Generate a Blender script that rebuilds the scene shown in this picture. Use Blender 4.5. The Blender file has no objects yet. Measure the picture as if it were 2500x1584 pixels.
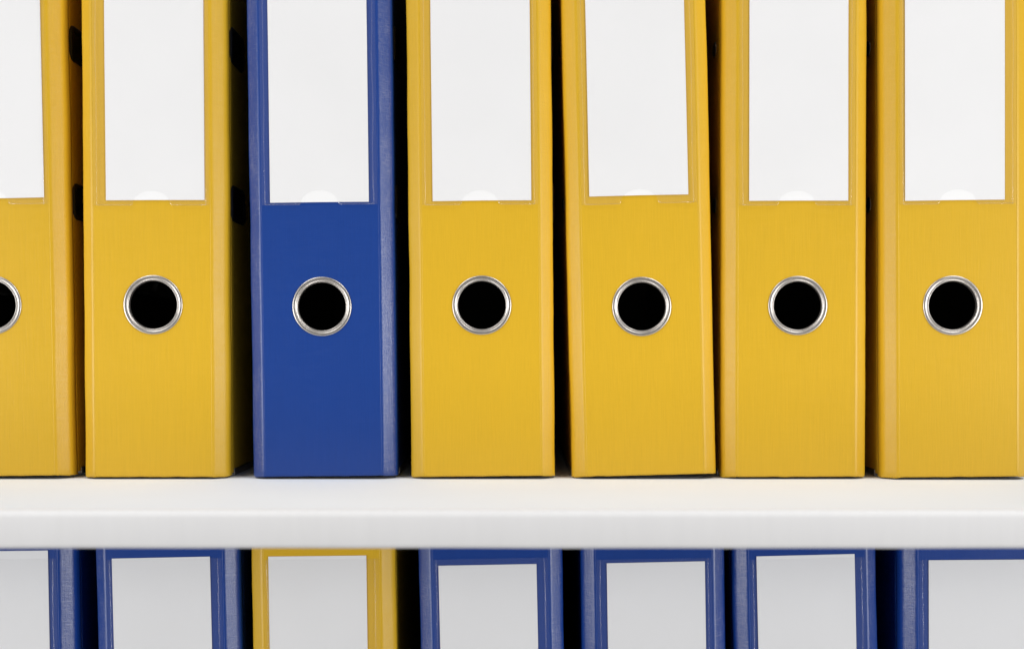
import bpy, bmesh, math, random
from mathutils import Vector, noise

scene = bpy.context.scene
C = scene.collection
R = math.radians

# ------------------------------------------------------------------ camera
K = 1.0382                       # 2408-wide viewing pixels -> 2500-wide photo pixels
D, CAMZ, F = 0.600, 0.066, 2910.0
PITCH = R(1.2)
CX, CY = 1250.0, 850.0 + F * math.tan(PITCH)
cam_d = bpy.data.cameras.new('camera')
cam = bpy.data.objects.new('camera', cam_d); C.objects.link(cam)
cam.location = (0, -D, CAMZ)
cam.rotation_euler = (R(90) - PITCH, 0, 0)
cam_d.sensor_fit = 'HORIZONTAL'; cam_d.sensor_width = 36.0
cam_d.lens = 36.0 * F / 2500.0
cam_d.shift_y = (CY - 792.0) / 2500.0
cam_d.clip_start = 0.01; cam_d.clip_end = 50
cam_d.dof.use_dof = True; cam_d.dof.focus_distance = D + 0.001; cam_d.dof.aperture_fstop = 4.5
scene.camera = cam

def at(px, py, Y=0.0):
    """photo pixel -> point on the upright plane y = Y (the plane of the file spines)"""
    u, v = (px - CX) / F, (CY - py) / F
    d = Vector((u, math.cos(PITCH) + v * math.sin(PITCH), -math.sin(PITCH) + v * math.cos(PITCH)))
    return cam.location + d * ((Y + D) / d.y)

# ------------------------------------------------------------------ world, lamps, exposure
world = bpy.data.worlds.new('World'); scene.world = world; world.use_nodes = True
bg = world.node_tree.nodes['Background']
bg.inputs[0].default_value = (1.0, 0.99, 0.98, 1); bg.inputs[1].default_value = 0.12

def softbox(name, loc, target, sx, sy, power, col=(1, 0.995, 0.985)):
    l = bpy.data.lights.new(name, 'AREA'); l.shape = 'RECTANGLE'; l.size = sx; l.size_y = sy
    l.energy = power; l.color = col
    o = bpy.data.objects.new(name, l); C.objects.link(o); o.location = loc
    o.rotation_euler = (Vector(target) - Vector(loc)).to_track_quat('-Z', 'Y').to_euler()
    return o
softbox('softbox', (-1.50, -0.90, -0.07), (0, 0, 0.0), 0.8, 0.9, 19.0)
softbox('softbox', (1.50, -0.90, -0.07), (0, 0, 0.0), 0.8, 0.9, 21.5)
softbox('softbox', (-0.75, -0.48, 1.25), (0, -0.05, 0.0), 0.8, 0.7, 10.0)
softbox('softbox', (0.75, -0.48, 1.25), (0, -0.05, 0.0), 0.8, 0.7, 10.6)

scene.view_settings.view_transform = 'Standard'
scene.view_settings.look = 'None'
scene.view_settings.exposure = 0.0
scene.view_settings.gamma = 1.0
scene.view_settings.use_curve_mapping = False
scene.render.engine = 'CYCLES'
scene.cycles.max_bounces = 8

# ------------------------------------------------------------------ materials
def new_mat(name):
    m = bpy.data.materials.new(name); m.use_nodes = True
    nt = m.node_tree
    return m, nt, nt.nodes['Principled BSDF']

def node(nt, kind, **kw):
    n = nt.nodes.new(kind)
    for k, v in kw.items(): setattr(n, k, v)
    return n

def mapped(nt, scale, offs=True):
    tc = node(nt, 'ShaderNodeTexCoord'); mp = node(nt, 'ShaderNodeMapping')
    mp.inputs['Scale'].default_value = scale
    nt.links.new(tc.outputs['Object'], mp.inputs['Vector'])
    if offs:
        oi = node(nt, 'ShaderNodeObjectInfo'); mu = node(nt, 'ShaderNodeMath', operation='MULTIPLY')
        mu.inputs[1].default_value = 57.0
        nt.links.new(oi.outputs['Random'], mu.inputs[0])
        cb = node(nt, 'ShaderNodeCombineXYZ')
        for i in range(3): nt.links.new(mu.outputs[0], cb.inputs[i])
        nt.links.new(cb.outputs[0], mp.inputs['Location'])
    return mp.outputs[0]

def noise_tex(nt, vec, scale=1.0, detail=2.0, rough=0.5):
    n = node(nt, 'ShaderNodeTexNoise'); n.inputs['Scale'].default_value = scale
    n.inputs['Detail'].default_value = detail; n.inputs['Roughness'].default_value = rough
    nt.links.new(vec, n.inputs['Vector']); return n.outputs['Fac']

def math_n(nt, op, a, b):
    n = node(nt, 'ShaderNodeMath', operation=op)
    for i, v in enumerate((a, b)):
        if isinstance(v, (int, float)): n.inputs[i].default_value = v
        else: nt.links.new(v, n.inputs[i])
    return n.outputs[0]

def ramp(nt, fac, p0, c0, p1, c1):
    r = node(nt, 'ShaderNodeValToRGB')
    e = r.color_ramp.elements
    e[0].position = p0; e[0].color = (*c0, 1); e[1].position = p1; e[1].color = (*c1, 1)
    nt.links.new(fac, r.inputs[0]); return r.outputs[0]

def linen(name, col, rough, spec, sheen, crease=False):
    """plastic-coated paper with an embossed linen grain: long upright threads, weaker cross threads"""
    m, nt, p = new_mat(name)
    up = noise_tex(nt, mapped(nt, (1700, 1700, 60)), 1.0, 3.0, 0.65)
    cross = noise_tex(nt, mapped(nt, (110, 110, 1500)), 1.0, 2.0, 0.6)
    large = noise_tex(nt, mapped(nt, (14, 14, 9)), 1.0, 2.0, 0.5)
    grain = math_n(nt, 'ADD', math_n(nt, 'MULTIPLY', up, 0.8), math_n(nt, 'MULTIPLY', cross, 0.2))
    a = [c * 0.955 for c in col]; b = [min(1, c * 1.045) for c in col]
    base = ramp(nt, math_n(nt, 'ADD', math_n(nt, 'MULTIPLY', grain, 0.7), math_n(nt, 'MULTIPLY', large, 0.3)), 0.33, a, 0.67, b)
    oi = node(nt, 'ShaderNodeObjectInfo'); hs = node(nt, 'ShaderNodeHueSaturation')     # dye lots differ a little
    vr = node(nt, 'ShaderNodeMapRange'); vr.inputs['To Min'].default_value = 0.965; vr.inputs['To Max'].default_value = 1.035
    nt.links.new(oi.outputs['Random'], vr.inputs['Value']); nt.links.new(vr.outputs[0], hs.inputs['Value'])
    nt.links.new(base, hs.inputs['Color']); base = hs.outputs[0]
    nt.links.new(base, p.inputs['Base Color'])
    rg = node(nt, 'ShaderNodeMapRange')
    rg.inputs['To Min'].default_value = rough - 0.1; rg.inputs['To Max'].default_value = rough + 0.1
    nt.links.new(cross, rg.inputs['Value']); nt.links.new(rg.outputs[0], p.inputs['Roughness'])
    p.inputs['Specular IOR Level'].default_value = spec
    p.inputs['Sheen Weight'].default_value = sheen; p.inputs['Sheen Roughness'].default_value = 0.4
    if crease:      # the folded strip: cross threads stand out, rubbed coating and side-light sheen both painted pale along them
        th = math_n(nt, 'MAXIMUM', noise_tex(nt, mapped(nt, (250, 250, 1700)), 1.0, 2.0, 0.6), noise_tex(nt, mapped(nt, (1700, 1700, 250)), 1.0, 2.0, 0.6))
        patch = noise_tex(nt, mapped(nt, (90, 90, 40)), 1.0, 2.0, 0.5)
        wear_sheen = ramp(nt, math_n(nt, 'MULTIPLY', th, math_n(nt, 'ADD', patch, 0.5)), 0.50, (0, 0, 0), 0.85, (0.12, 0.12, 0.12))
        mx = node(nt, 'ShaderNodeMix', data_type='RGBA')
        nt.links.new(wear_sheen, mx.inputs[0]); nt.links.new(base, mx.inputs[6]); mx.inputs[7].default_value = (0.72, 0.70, 0.74, 1) if col[2] > 0.1 else (0.85, 0.62, 0.14, 1)
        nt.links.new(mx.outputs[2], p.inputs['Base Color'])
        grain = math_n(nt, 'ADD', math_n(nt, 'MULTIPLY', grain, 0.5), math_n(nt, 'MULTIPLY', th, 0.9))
    bp = node(nt, 'ShaderNodeBump'); bp.inputs['Strength'].default_value = 0.5 if crease else 0.3; bp.inputs['Distance'].default_value = 0.00025
    nt.links.new(grain, bp.inputs['Height']); nt.links.new(bp.outputs[0], p.inputs['Normal'])
    return m

def plain(name, col, rough=0.5, metal=0.0, spec=0.5, var=0.03, scale=60):
    m, nt, p = new_mat(name)
    n = noise_tex(nt, mapped(nt, (scale,) * 3), 1.0, 3.0)
    nt.links.new(ramp(nt, n, 0.3, [c * (1 - var) for c in col], 0.7, [min(1, c * (1 + var)) for c in col]), p.inputs['Base Color'])
    p.inputs['Roughness'].default_value = rough; p.inputs['Metallic'].default_value = metal
    p.inputs['Specular IOR Level'].default_value = spec
    return m

M = {}
M['yellow'] = linen('yellow_linen', (0.665, 0.400, 0.019), 0.38, 0.40, 0.0)
M['blue'] = linen('blue_linen', (0.009, 0.047, 0.250), 0.36, 0.42, 0.0)
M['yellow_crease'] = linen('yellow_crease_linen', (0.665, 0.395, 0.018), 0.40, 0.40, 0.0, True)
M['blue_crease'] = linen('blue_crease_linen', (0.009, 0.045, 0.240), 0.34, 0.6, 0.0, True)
M['paper'] = plain('white_label_card', (0.835, 0.835, 0.84), 0.75, 0, 0.2, 0.01, 25)
M['lining'] = plain('shade_lining', (0.030, 0.024, 0.018), 0.8, 0, 0.2)  # inner shade put into the colour: near-black keeps the finger holes dark
M['plastic'] = plain('black_plastic', (0.008, 0.008, 0.008), 0.35)
M['steel'] = plain('nickel_steel', (0.54, 0.505, 0.47), 0.40, 1.0, 0.5, 0.08, 500)
M['dull_steel'] = plain('dull_steel', (0.35, 0.34, 0.33), 0.38, 1.0)
M['shelf'] = plain('white_melamine', (0.82, 0.85, 0.89), 0.8, 0, 0.08, 0.015, 12)
M['panel'] = plain('gap_shade_panel', (0.04, 0.035, 0.03), 0.8, 0, 0.2)  # shade of the gaps put into the colour of the unseen panel

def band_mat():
    m, nt, p = new_mat('shaded_edge_band')  # shade of the front face put into the colour, greyer than the board
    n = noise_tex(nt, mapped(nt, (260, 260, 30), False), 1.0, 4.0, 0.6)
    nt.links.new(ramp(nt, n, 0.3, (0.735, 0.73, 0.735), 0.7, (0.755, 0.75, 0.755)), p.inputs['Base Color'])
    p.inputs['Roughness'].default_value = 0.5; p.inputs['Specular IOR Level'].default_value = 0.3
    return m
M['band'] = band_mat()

def film_mat(name, haze, ior, rough):
    m, nt, p = new_mat(name); nt.nodes.remove(p)
    out = nt.nodes['Material Output']
    tr = node(nt, 'ShaderNodeBsdfTransparent'); tr.inputs[0].default_value = (0.998, 0.998, 0.998, 1)
    df = node(nt, 'ShaderNodeBsdfDiffuse'); df.inputs[0].default_value = (0.80, 0.76, 0.80, 1)
    gl = node(nt, 'ShaderNodeBsdfGlossy'); gl.inputs['Roughness'].default_value = rough
    fr = node(nt, 'ShaderNodeFresnel'); fr.inputs[0].default_value = ior
    bp = node(nt, 'ShaderNodeBump'); bp.inputs['Strength'].default_value = 0.25; bp.inputs['Distance'].default_value = 0.001
    nt.links.new(noise_tex(nt, mapped(nt, (70, 70, 30)), 1.0, 2.0), bp.inputs['Height'])
    nt.links.new(bp.outputs[0], gl.inputs['Normal']); nt.links.new(bp.outputs[0], fr.inputs['Normal'])
    m1 = node(nt, 'ShaderNodeMixShader'); m1.inputs[0].default_value = haze
    nt.links.new(tr.outputs[0], m1.inputs[1]); nt.links.new(df.outputs[0], m1.inputs[2])
    m2 = node(nt, 'ShaderNodeMixShader'); ge = node(nt, 'ShaderNodeNewGeometry')
    front = math_n(nt, 'SUBTRACT', 1.0, ge.outputs['Backfacing'])
    nt.links.new(math_n(nt, 'MULTIPLY', fr.outputs[0], front), m2.inputs[0])
    nt.links.new(m1.outputs[0], m2.inputs[1]); nt.links.new(gl.outputs[0], m2.inputs[2])
    nt.links.new(m2.outputs[0], out.inputs[0])
    return m
M['film'] = film_mat('clear_pocket_film', 0.018, 1.28, 0.12)
M['seam'] = film_mat('clear_pocket_seam', 0.035, 1.5, 0.10)

# ------------------------------------------------------------------ mesh helpers
def link(name, me, mat, parent=None):
    o = bpy.data.objects.new(name, me); C.objects.link(o)
    for m in (mat if isinstance(mat, (list, tuple)) else [mat]): me.materials.append(m)
    if parent: o.parent = parent
    return o

def from_bm(name, bm, mat, parent=None, smooth=False):
    me = bpy.data.meshes.new(name); bm.to_mesh(me); bm.free()
    if smooth:
        for p in me.polygons: p.use_smooth = True
    return link(name, me, mat, parent)

def box(bm, x0, x1, y0, y1, z0, z1, bev=0.0, seg=2):
    vs = [bm.verts.new((x, y, z)) for x in (x0, x1) for y in (y0, y1) for z in (z0, z1)]
    fs = [(0, 1, 3, 2), (4, 6, 7, 5), (0, 4, 5, 1), (2, 3, 7, 6), (0, 2, 6, 4), (1, 5, 7, 3)]
    faces = [bm.faces.new([vs[i] for i in f]) for f in fs]
    if bev:
        ed = list({e for f in faces for e in f.edges})
        bmesh.ops.bevel(bm, geom=ed, offset=bev, segments=seg, profile=0.5, affect='EDGES')

def tube(bm, pts, r, n=8):
    rings = []
    for i, p in enumerate(pts):
        t = (Vector(pts[min(i + 1, len(pts) - 1)]) - Vector(pts[max(i - 1, 0)])).normalized()
        a = t.orthogonal().normalized() if abs(t.z) < 0.9 else Vector((1, 0, 0)) - t * t.x
        a.normalize(); b = t.cross(a)
        rr = r[i] if isinstance(r, (list, tuple)) else r
        rings.append([bm.verts.new(Vector(p) + (a * math.cos(2 * math.pi * k / n) + b * math.sin(2 * math.pi * k / n)) * rr) for k in range(n)])
    for A, B in zip(rings, rings[1:]):
        for k in range(n): bm.faces.new((A[k], A[(k + 1) % n], B[(k + 1) % n], B[k]))
    bm.faces.new(rings[0][::-1]); bm.faces.new(rings[-1])

def prism(bm, outline, y0, y1):
    """outline of (x, z) points, pushed from y0 (front) to y1"""
    a = [bm.verts.new((x, y0, z)) for x, z in outline]; b = [bm.verts.new((x, y1, z)) for x, z in outline]
    n = len(outline)
    bm.faces.new(a); bm.faces.new(b[::-1])
    for i in range(n): bm.faces.new((a[i], b[i], b[(i + 1) % n], a[(i + 1) % n]))
    bmesh.ops.recalc_face_normals(bm, faces=bm.faces)

# ------------------------------------------------------------------ dimensions of a lever arch file
FH, FD = 0.318, 0.285            # height, depth
FA, FB, CH = 0.0303, 0.0366, 0.0050   # half width of the flat spine, half width outside, depth of the bevelled strip
W = 2 * FB
RING_Z = 0.0878
SHELF_T = 0.016
SHELF_P = 0.114                  # how far the board reaches in front of the spines
LOW_Z = -(SHELF_T + 0.322)       # top of the board under the lower files

def fillet(p0, p1, p2, r, n=6):
    p0, p1, p2 = Vector(p0), Vector(p1), Vector(p2)
    u, v = (p0 - p1).normalized(), (p2 - p1).normalized()
    ang = u.angle(v); t = r / math.tan(ang / 2)
    c = p1 + (u + v).normalized() * (r / math.sin(ang / 2))
    a, b = p1 + u * t - c, p1 + v * t - c
    out = []
    for i in range(n + 1):
        k = i / n; th = a.angle(b)
        q = (a * math.sin((1 - k) * th) + b * math.sin(k * th)) / math.sin(th)
        out.append(c + q)
    return out

def strip_profile():
    e1 = fillet((0, 0), (FA, 0), (FB, CH), 0.0030, 6)
    e2 = fillet((FA, 0), (FB, CH), (FB, 0.014), 0.0050, 7)
    return e1 + e2 + [Vector((FB, 0.0105)), Vector((FB, 0.0125))]
PROF = strip_profile()
FX = PROF[0].x                   # where the flat ends and the curve starts

def spine_mesh(seed, rx, zc):
    bm = bmesh.new()
    zt = FH - 0.001
    rnd = random.Random(seed)
    ph = rnd.uniform(0, 100)
    def zb_at(x):                # ragged, slightly wavy lower edge; corners pulled up
        k = max(0.0, (abs(x) - FX) / (FB - FX))
        return 0.0009 + (-0.0005) * min(1, k * 1.3) + 0.0003 * noise.noise((x * 160 + ph, seed, 0)) + (0.00035 * noise.noise((x * 900, ph, 3)) if k > 0 else 0)
    def q(*p): bm.faces.new([bm.verts.new(c) for c in p])
    s, r, N = 0.020, 0.0132, 64
    xs = [-FX + 2 * FX * i / 24 for i in range(25)]
    # turned-in lower edge of the flat
    for x0, x1 in zip(xs, xs[1:]):
        b0, b1 = zb_at(x0), zb_at(x1)
        q((x0, 0, b0 + 0.001), (x1, 0, b1 + 0.001), (x1, 0, 0.006), (x0, 0, 0.006))
        q((x0, 0.0003, b0 + 0.0003), (x1, 0.0003, b1 + 0.0003), (x1, 0, b1 + 0.001), (x0, 0, b0 + 0.001))
        q((x0, 0.0012, b0), (x1, 0.0012, b1), (x1, 0.0003, b1 + 0.0003), (x0, 0.0003, b0 + 0.0003))
    q((-FX, 0, 0.006), (FX, 0, 0.006), (FX, 0, zc - s), (-FX, 0, zc - s))
    q((-FX, 0, zc + s), (FX, 0, zc + s), (FX, 0, zt), (-FX, 0, zt))
    q((-FX, 0, zc - s), (rx - s, 0, zc - s), (rx - s, 0, zc + s), (-FX, 0, zc + s))
    q((rx + s, 0, zc - s), (FX, 0, zc - s), (FX, 0, zc + s), (rx + s, 0, zc + s))
    ci, so = [], []
    for i in range(N):
        a = 2 * math.pi * i / N + math.pi / 4
        c, d = math.cos(a), math.sin(a); k = s / max(abs(c), abs(d))
        ci.append((rx + r * c, 0, zc + r * d)); so.append((rx + k * c, 0, zc + k * d))
    for i in range(N):
        j = (i + 1) % N
        q(ci[i], so[i], so[j], ci[j])
    bmesh.ops.remove_doubles(bm, verts=bm.verts, dist=1e-6)
    nflat = len(bm.faces)
    # bevelled strips
    rows = 64
    for sgn in (-1, 1):
        grid = []
        for j in range(rows + 3):
            row = []
            for i, p in enumerate(PROF):
                x, y = sgn * p.x, p.y
                k = min(1.0, i / 6.0)
                b = zb_at(x)
                if j == 0: z, y = b, y + 0.0010
                elif j == 1: z, y = b + 0.0003, y + 0.0003
                elif j == 2: z = b + 0.0010
                else: z = b + 0.001 + (zt - b - 0.001) * ((j - 2) / rows) ** 1.15
                wv = noise.noise((z * 28 + ph, sgn * 5, seed * 1.7)) * 0.00035 + noise.noise((z * 130 + ph, sgn * 9, seed)) * 0.00010
                row.append(bm.verts.new((x + sgn * k * wv, y + k * wv * 0.6, z)))
            grid.append(row)
        for A, B in zip(grid, grid[1:]):
            for i in range(len(PROF) - 1):
                f = (A[i], A[i + 1], B[i + 1], B[i])
                fc = bm.faces.new(f if sgn > 0 else f[::-1]); fc.smooth = True
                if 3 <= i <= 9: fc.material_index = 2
    me = bpy.data.meshes.new('spine'); bm.to_mesh(me); bm.free()
    return me

# ---- shared meshes
def ring_mesh():
    prof = [(0.01490, 0.0002), (0.01489, -0.00012), (0.01480, -0.00030), (0.01462, -0.00044), (0.01440, -0.00053), (0.01415, -0.00057), (0.01390, -0.00057),
            (0.01365, -0.00053), (0.01340, -0.00042), (0.01320, -0.00028), (0.01306, -0.00022), (0.01290, -0.00030), (0.01270, -0.00046),
            (0.01248, -0.00052), (0.01226, -0.00042), (0.01208, -0.00012), (0.01200, 0.0004), (0.01198, 0.0014), (0.0120, 0.0020), (0.0130, 0.0022)]
    N = 96; bm = bmesh.new(); rings = []
    for r, y in prof:
        rings.append([bm.verts.new((r * math.cos(2 * math.pi * k / N), y, r * math.sin(2 * math.pi * k / N))) for k in range(N)])
    for A, B in zip(rings, rings[1:]):
        for k in range(N):
            bm.faces.new((A[k], A[(k + 1) % N], B[(k + 1) % N], B[k])).smooth = True
    bmesh.ops.recalc_face_normals(bm, faces=bm.faces)
    me = bpy.data.meshes.new('finger_ring'); bm.to_mesh(me); bm.free(); return me

def cover_mesh(side):
    """board wrapped in the linen paper, lining on the inner face blackened to paint in the shade; side = +1 front cover, -1 back cover"""
    bm = bmesh.new(); box(bm, -0.0011, 0.0011, 0.0128, FD, 0.0014, FH, 0.0006, 3)
    bmesh.ops.recalc_face_normals(bm, faces=bm.faces)
    for f in bm.faces:
        if f.normal.x * side < -0.9: f.material_index = 1
    me = bpy.data.meshes.new('cover'); bm.to_mesh(me); bm.free(); return me

def guard_mesh():
    bm = bmesh.new(); box(bm, -0.0014, 0.0014, 0.0170, FD - 0.002, 0.0, 0.0036, 0.0004, 2)
    me = bpy.data.meshes.new('edge_guard'); bm.to_mesh(me); bm.free(); return me

def slot_mesh():
    """black plastic rim of the locking slot in a cover: a rounded frame with a sunk middle"""
    bm = bmesh.new()
    def rr(hy, hz, r, x, n=6):
        out = []
        for cy, cz, a0 in ((hy - r, hz - r, 0), (-hy + r, hz - r, 90), (-hy + r, -hz + r, 180), (hy - r, -hz + r, 270)):
            for k in range(n + 1):
                a = R(a0 + 90 * k / n); out.append(bm.verts.new((x, cy + r * math.cos(a), cz + r * math.sin(a))))
        return out
    loops = [rr(0.0150, 0.0092, 0.0050, 0.0), rr(0.0150, 0.0092, 0.0050, 0.0007), rr(0.0143, 0.0085, 0.0045, 0.0012),
             rr(0.0128, 0.0070, 0.0034, 0.0012), rr(0.0120, 0.0062, 0.0030, 0.0002)]
    for A, B in zip(loops, loops[1:]):
        for k in range(len(A)): bm.faces.new((A[k], A[(k + 1) % len(A)], B[(k + 1) % len(A)], B[k]))
    bm.faces.new(loops[-1])
    bmesh.ops.recalc_face_normals(bm, faces=bm.faces)
    me = bpy.data.meshes.new('locking_slot'); bm.to_mesh(me); bm.free(); return me

def rivet_mesh():
    bm = bmesh.new(); N = 16
    prof = [(0.0040, 0.0), (0.0039, 0.0005), (0.0030, 0.0010), (0.0015, 0.0012)]
    rings = [[bm.verts.new((-h, r * math.cos(2 * math.pi * k / N), r * math.sin(2 * math.pi * k / N))) for k in range(N)] for r, h in prof]
    for A, B in zip(rings, rings[1:]):
        for k in range(N): bm.faces.new((A[k], A[(k + 1) % N], B[(k + 1) % N], B[k])).smooth = True
    bm.faces.new(rings[-1])
    bmesh.ops.recalc_face_normals(bm, faces=bm.faces)
    me = bpy.data.meshes.new('rivet'); bm.to_mesh(me); bm.free(); return me

POCKET_B, POCKET_T = 0.1374, 0.2972
def pocket_mesh():
    """film welded on the spine, with a thumb notch in its lower edge"""
    o = [(-0.0290, POCKET_T), (-0.0290, POCKET_B), (-0.0100, POCKET_B), (-0.0092, POCKET_B + 0.0011)]
    for k in range(1, 18):
        a = math.pi - math.pi * k / 18
        o.append((0.0092 * math.cos(a), POCKET_B + 0.0011 + 0.0062 * math.sin(a)))
    o += [(0.0092, POCKET_B + 0.0011), (0.0100, POCKET_B), (0.0290, POCKET_B), (0.0290, POCKET_T)]
    bm = bmesh.new(); prism(bm, o, -0.00085, -0.00065)
    bmesh.ops.triangulate(bm, faces=[f for f in bm.faces if len(f.verts) > 4])
    me = bpy.data.meshes.new('label_pocket'); bm.to_mesh(me); bm.free(); return me

def seam_mesh(seed):
    bm = bmesh.new()
    for x in (-0.0274, 0.0272):
        n = 80; pts = []; rad = []
        for i in range(n + 1):
            z = POCKET_B + (POCKET_T - POCKET_B) * i / n
            pts.append((x + 0.0004 * noise.noise((z * 40, seed, x * 99)) + 0.00012 * noise.noise((z * 300, seed, 7)), -0.00085, z))
            rad.append(0.00022 + 0.00022 * max(0, noise.noise((z * 55, seed * 3.1, x * 77)) + 0.2))
        tube(bm, pts, rad, 6)
    for sg in (-1, 1):
        pts = [(sg * 0.0274, -0.00085, POCKET_B + 0.0002), (sg * 0.02, -0.00085, POCKET_B + 0.0001),
               (sg * 0.0102, -0.00085, POCKET_B + 0.0002), (sg * 0.0092, -0.00085, POCKET_B + 0.0013)]
        tube(bm, pts, [0.0003, 0.00022, 0.00025, 0.00018], 6)
    for f in bm.faces: f.smooth = True
    me = bpy.data.meshes.new('pocket_seam'); bm.to_mesh(me); bm.free(); return me

def mech_meshes():
    bm = bmesh.new()
    x0 = -FB + 0.0024
    box(bm, x0, x0 + 0.0015, 0.085, 0.150, 0.097, 0.262, 0.0004, 1)
    me1 = bpy.data.meshes.new('base_plate'); bm.to_mesh(me1); bm.free()
    bm = bmesh.new()
    tube(bm, [(x0 + 0.001, 0.120, 0), (x0 + 0.022, 0.120, 0), (x0 + 0.040, 0.122, 0), (x0 + 0.055, 0.132, 0), (x0 + 0.060, 0.150, 0),
              (x0 + 0.055, 0.168, 0), (x0 + 0.040, 0.180, 0), (x0 + 0.022, 0.182, 0), (x0 + 0.002, 0.182, 0)], 0.0019, 8)
    for f in bm.faces: f.smooth = True
    me2 = bpy.data.meshes.new('arch_ring'); bm.to_mesh(me2); bm.free()
    bm = bmesh.new()
    tube(bm, [(x0 + 0.006, 0.100, 0.180), (x0 + 0.012, 0.098, 0.150), (x0 + 0.011, 0.096, 0.118), (x0 + 0.005, 0.096, 0.100)], 0.0026, 8)
    for f in bm.faces: f.smooth = True
    me3 = bpy.data.meshes.new('lever'); bm.to_mesh(me3); bm.free()
    return me1, me2, me3

S = dict(ring=ring_mesh(), slot=slot_mesh(), rivet=rivet_mesh(), pocket=pocket_mesh(), guard=guard_mesh())
S['plate'], S['arch'], S['lever'] = mech_meshes()
COVER = {(c, k): cover_mesh(k) for c in ('yellow', 'blue') for k in (1, -1)}
for (c, k), me in COVER.items():
    me.materials.append(M[c]); me.materials.append(M['lining'])

def part(name, me, mat, parent, loc=(0, 0, 0)):
    o = bpy.data.objects.new(name, me); C.objects.link(o)
    if not me.materials: me.materials.append(mat)
    o.parent = parent; o.location = loc
    return o

def lever_arch_file(seed, colour, x, base_z, lean, label, group, card, y=0.0, yaw=0.0, ring=(0.0, RING_Z)):
    """lean: degrees the top leans towards -x; card: (x offset, lower z, upper z, turn) of the label card"""
    a = R(lean)
    t = bpy.data.objects.new('lever_arch_file', None); C.objects.link(t)
    t.empty_display_size = 0.02
    t.location = (x, y, base_z + FB * abs(math.sin(a)) + 0.0001)
    t.rotation_euler = (0, -a, R(yaw))
    t['label'] = label; t['category'] = 'file'; t['group'] = group
    cm = M[colour]
    sp = part('spine', spine_mesh(seed, *ring), cm, t)
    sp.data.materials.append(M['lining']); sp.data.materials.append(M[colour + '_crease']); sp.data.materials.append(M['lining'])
    md = sp.modifiers.new('board', 'SOLIDIFY'); md.thickness = 0.0018; md.offset = -1; md.material_offset = 1; md.use_even_offset = False
    rg = part('finger_ring', S['ring'], M['steel'], t, (ring[0], 0, ring[1]))
    rg.rotation_euler.y = seed * 0.9
    fc = part('front_cover', COVER[colour, 1], cm, t, (FB - 0.0011, 0, 0))
    bc = part('back_cover', COVER[colour, -1], cm, t, (-FB + 0.0011, 0, 0))
    for z in (0.1405, 0.2215):
        part('locking_slot', S['slot'], M['plastic'], fc, (0.0010, 0.0275, z))
        part('rivet', S['rivet'], M['dull_steel'], bc, (-0.0010, 0.0260, z))
    part('edge_guard', S['guard'], M['dull_steel'], fc)
    part('edge_guard', S['guard'], M['dull_steel'], bc)
    mech = part('lever_mechanism', S['plate'], M['dull_steel'], t)
    for z in (0.1405, 0.2205): part('arch_ring', S['arch'], M['dull_steel'], mech, (0, 0, z))
    part('lever', S['lever'], M['dull_steel'], mech)
    # label card, slipped into the clear pocket
    dx, z0, z1, turn = card
    hw = 0.02475; bm = bmesh.new(); rnd = random.Random(seed + 50)
    e = lambda: rnd.uniform(-0.00015, 0.00015)
    prism(bm, [(-hw, z1 + e()), (-hw + e(), (z0 + z1) / 2), (-hw + e(), z0 + e()), (0, z0 + e()), (hw + e(), z0 + e()), (hw + e(), (z0 + z1) / 2), (hw, z1 + e())], -0.00045, -0.00015)
    cd = from_bm('label_card', bm, M['paper'], t)
    cd.location.x = dx
    if turn:
        zc = (z0 + z1) / 2
        cd.rotation_euler.y = R(turn); cd.location.x = dx - zc * math.sin(R(turn)); cd.location.z = zc * (1 - math.cos(R(turn)))
    pk = part('label_pocket', S['pocket'], M['film'], t)
    part('pocket_seam', seam_mesh(seed), M['seam'], pk)
    return t

# ------------------------------------------------------------------ the bookcase
case = bpy.data.objects.new('bookcase', None); C.objects.link(case)
case.location = (0, 0.30, LOW_Z - SHELF_T)
case['label'] = 'white bookcase with thick rounded shelf board carrying the files'; case['category'] = 'bookcase'
def board(z_top):
    bm = bmesh.new()
    x0, x1 = -0.62, 0.62
    # slightly soft rounded front edge; the board is a box, its front edge band a separate strip
    box(bm, x0, x1, -SHELF_P + 0.0034, 0.298, z_top - SHELF_T, z_top, 0.0)
    b = from_bm('shelf_board', bm, M['shelf'], case); b.location = -case.location
    bm = bmesh.new()
    n = 120
    def prof():
        r1, r2 = 0.0032, 0.0018
        pts = [(-SHELF_P + 0.0034, z_top)]
        for k in range(0, 7):
            a = R(90 * k / 6); pts.append((-SHELF_P + r1 - r1 * math.sin(a), z_top - r1 + r1 * math.cos(a)))
        for k in range(0, 6):
            a = R(90 * k / 5); pts.append((-SHELF_P + r2 - r2 * math.cos(a), z_top - SHELF_T + r2 - r2 * math.sin(a)))
        pts.append((-SHELF_P + 0.0034, z_top - SHELF_T)); return pts
    rows = []
    for i in range(n + 1):
        x = x0 + (x1 - x0) * i / n
        w = 0.00035 * noise.noise((x * 16, z_top, 1)) 
        rows.append([bm.verts.new((x, y, z + (w if z < z_top - SHELF_T + 0.003 else 0))) for y, z in prof()])
    for A, B in zip(rows, rows[1:]):
        for k in range(len(A) - 1): bm.faces.new((A[k], A[k + 1], B[k + 1], B[k])).smooth = True
    bmesh.ops.recalc_face_normals(bm, faces=bm.faces)
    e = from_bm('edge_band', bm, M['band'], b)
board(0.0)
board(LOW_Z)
bm = bmesh.new(); box(bm, -0.62, 0.62, 0.2982, 0.304, LOW_Z - SHELF_T, 0.345, 0.0)
bp_ = from_bm('unseen_back_panel', bm, M['panel'], case); bp_.location = -case.location  # unseen panel, added to close the gaps and keep them dark

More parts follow.
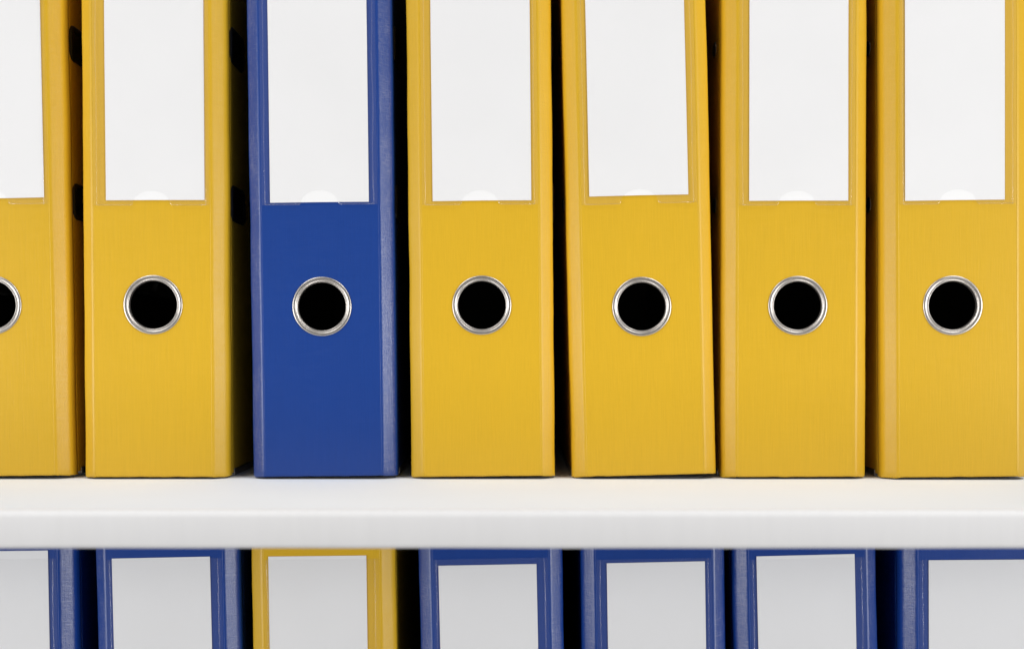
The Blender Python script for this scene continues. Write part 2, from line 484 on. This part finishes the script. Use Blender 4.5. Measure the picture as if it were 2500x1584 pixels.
# ------------------------------------------------------------------ the files
UP = 'files standing on the shelf'; LO = 'files standing under the shelf'
# colour, centre of the flat spine at its foot (viewing px), lean, label edges (px, px), label bottom (photo px), label text
upper = [
    ('yellow', -8, 0.75, (-127, 103), 485, 'yellow file on the shelf, two from the blue one, behind the slotted yellow file', 0, 0),
    ('yellow', 361.5, 0.05, (248, 483), 490, 'yellow file on the shelf beside the blue one, black locking slots on its side', 0, 0),
    ('blue', 761, 0.60, (637, 866), 495, 'only blue lever arch file standing on the shelf among yellow ones', 0, 0),
    ('yellow', 1135.5, 0.55, (1019, 1248), 491, 'yellow file on the shelf, nearest the blue one in the run of four yellows', 0, 0),
    ('yellow', 1518, 1.42, (1388, 1616), 478, 'yellow file on the shelf leaning most, its label set a little higher', 0, 0),
    ('yellow', 1872, 0.15, (1762, 1993), 491, 'upright yellow file on the shelf right after the leaning yellow one', 0, 0),
    ('yellow', 2253, 0.55, (2128, 2363), 490, 'yellow file on the shelf, last in the run of four yellows, farthest from the blue', -0.003, -0.3),
]
RINGS = [(-19, 717.5), (360, 717), (757, 721), (1133, 718), (1509, 721), (1876, 719), (2240.5, 718.5)]
for i, (col, cpx, lean, (l0, l1), lb, lab, y, yaw) in enumerate(upper):
    x = at(cpx * K, 1163, y).x
    zb = at(0, lb, y).z
    lx = at((l0 + l1) / 2 * K, lb, y).x
    dx = lx - (x - zb * math.sin(R(lean)))
    dx = max(-0.0026, min(0.0026, dx))
    zl = zb - FB * math.sin(R(lean))
    rp = at(RINGS[i][0] * K, RINGS[i][1] * K, y)
    rx = max(-0.0026, min(0.0026, rp.x - (x - rp.z * math.sin(R(lean)))))
    lever_arch_file(i + 1, col, x, 0.0, lean, lab, UP, (dx, zl, zl + 0.159, 0), y, yaw, (rx, rp.z - FB * math.sin(R(lean))))

# lower row: colour, flat-spine edges at photo row 1450 (px), lean, label top-left/right px, label top px
lower = [
    ('blue', (-148, 147), 0.7, (-121, 116), 1344, 'blue file under the shelf with white label card poking well out of its pocket'),
    ('blue', (254, 552), 1.0, (272, 514), 1360, 'blue file under the shelf beside the yellow one, on the side with two blues'),
    ('yellow', (631, 941), 0.7, (655, 894.5), 1356, 'only yellow lever arch file standing under the shelf among blue ones'),
    ('blue', (1050, 1348), 1.2, (1072, 1308), 1378, 'blue file under the shelf, nearest the yellow one in the run of four blues'),
    ('blue', (1442, 1753), 1.0, (1481.5, 1720), 1372, 'blue file under the shelf, second after the yellow one in the run of four blues'),
    ('blue', (1822, 2121), 1.4, (1847, 2085), 1354, 'blue file under the shelf, third after the yellow one in the run of four blues'),
    ('blue', (2234, 2533), 0.6, (2268, 2505), 1366, 'blue file under the shelf, last in the run of four blues, farthest from the yellow'),
]
for i, (col, (e0, e1), lean, (l0, l1), lt, lab) in enumerate(lower):
    p = at((e0 + e1) / 2, 1450)
    s_ = math.sin(R(lean))
    x = p.x + (p.z - LOW_Z) * s_
    q = at((l0 + l1) / 2, lt)
    dx = q.x - (x - (q.z - LOW_Z) * s_)
    dx = max(-0.0024, min(0.0024, dx))
    zt = q.z - LOW_Z - FB * s_
    lever_arch_file(i + 21, col, x, LOW_Z, lean, lab, LO, (dx, zt - 0.159, zt, 0))
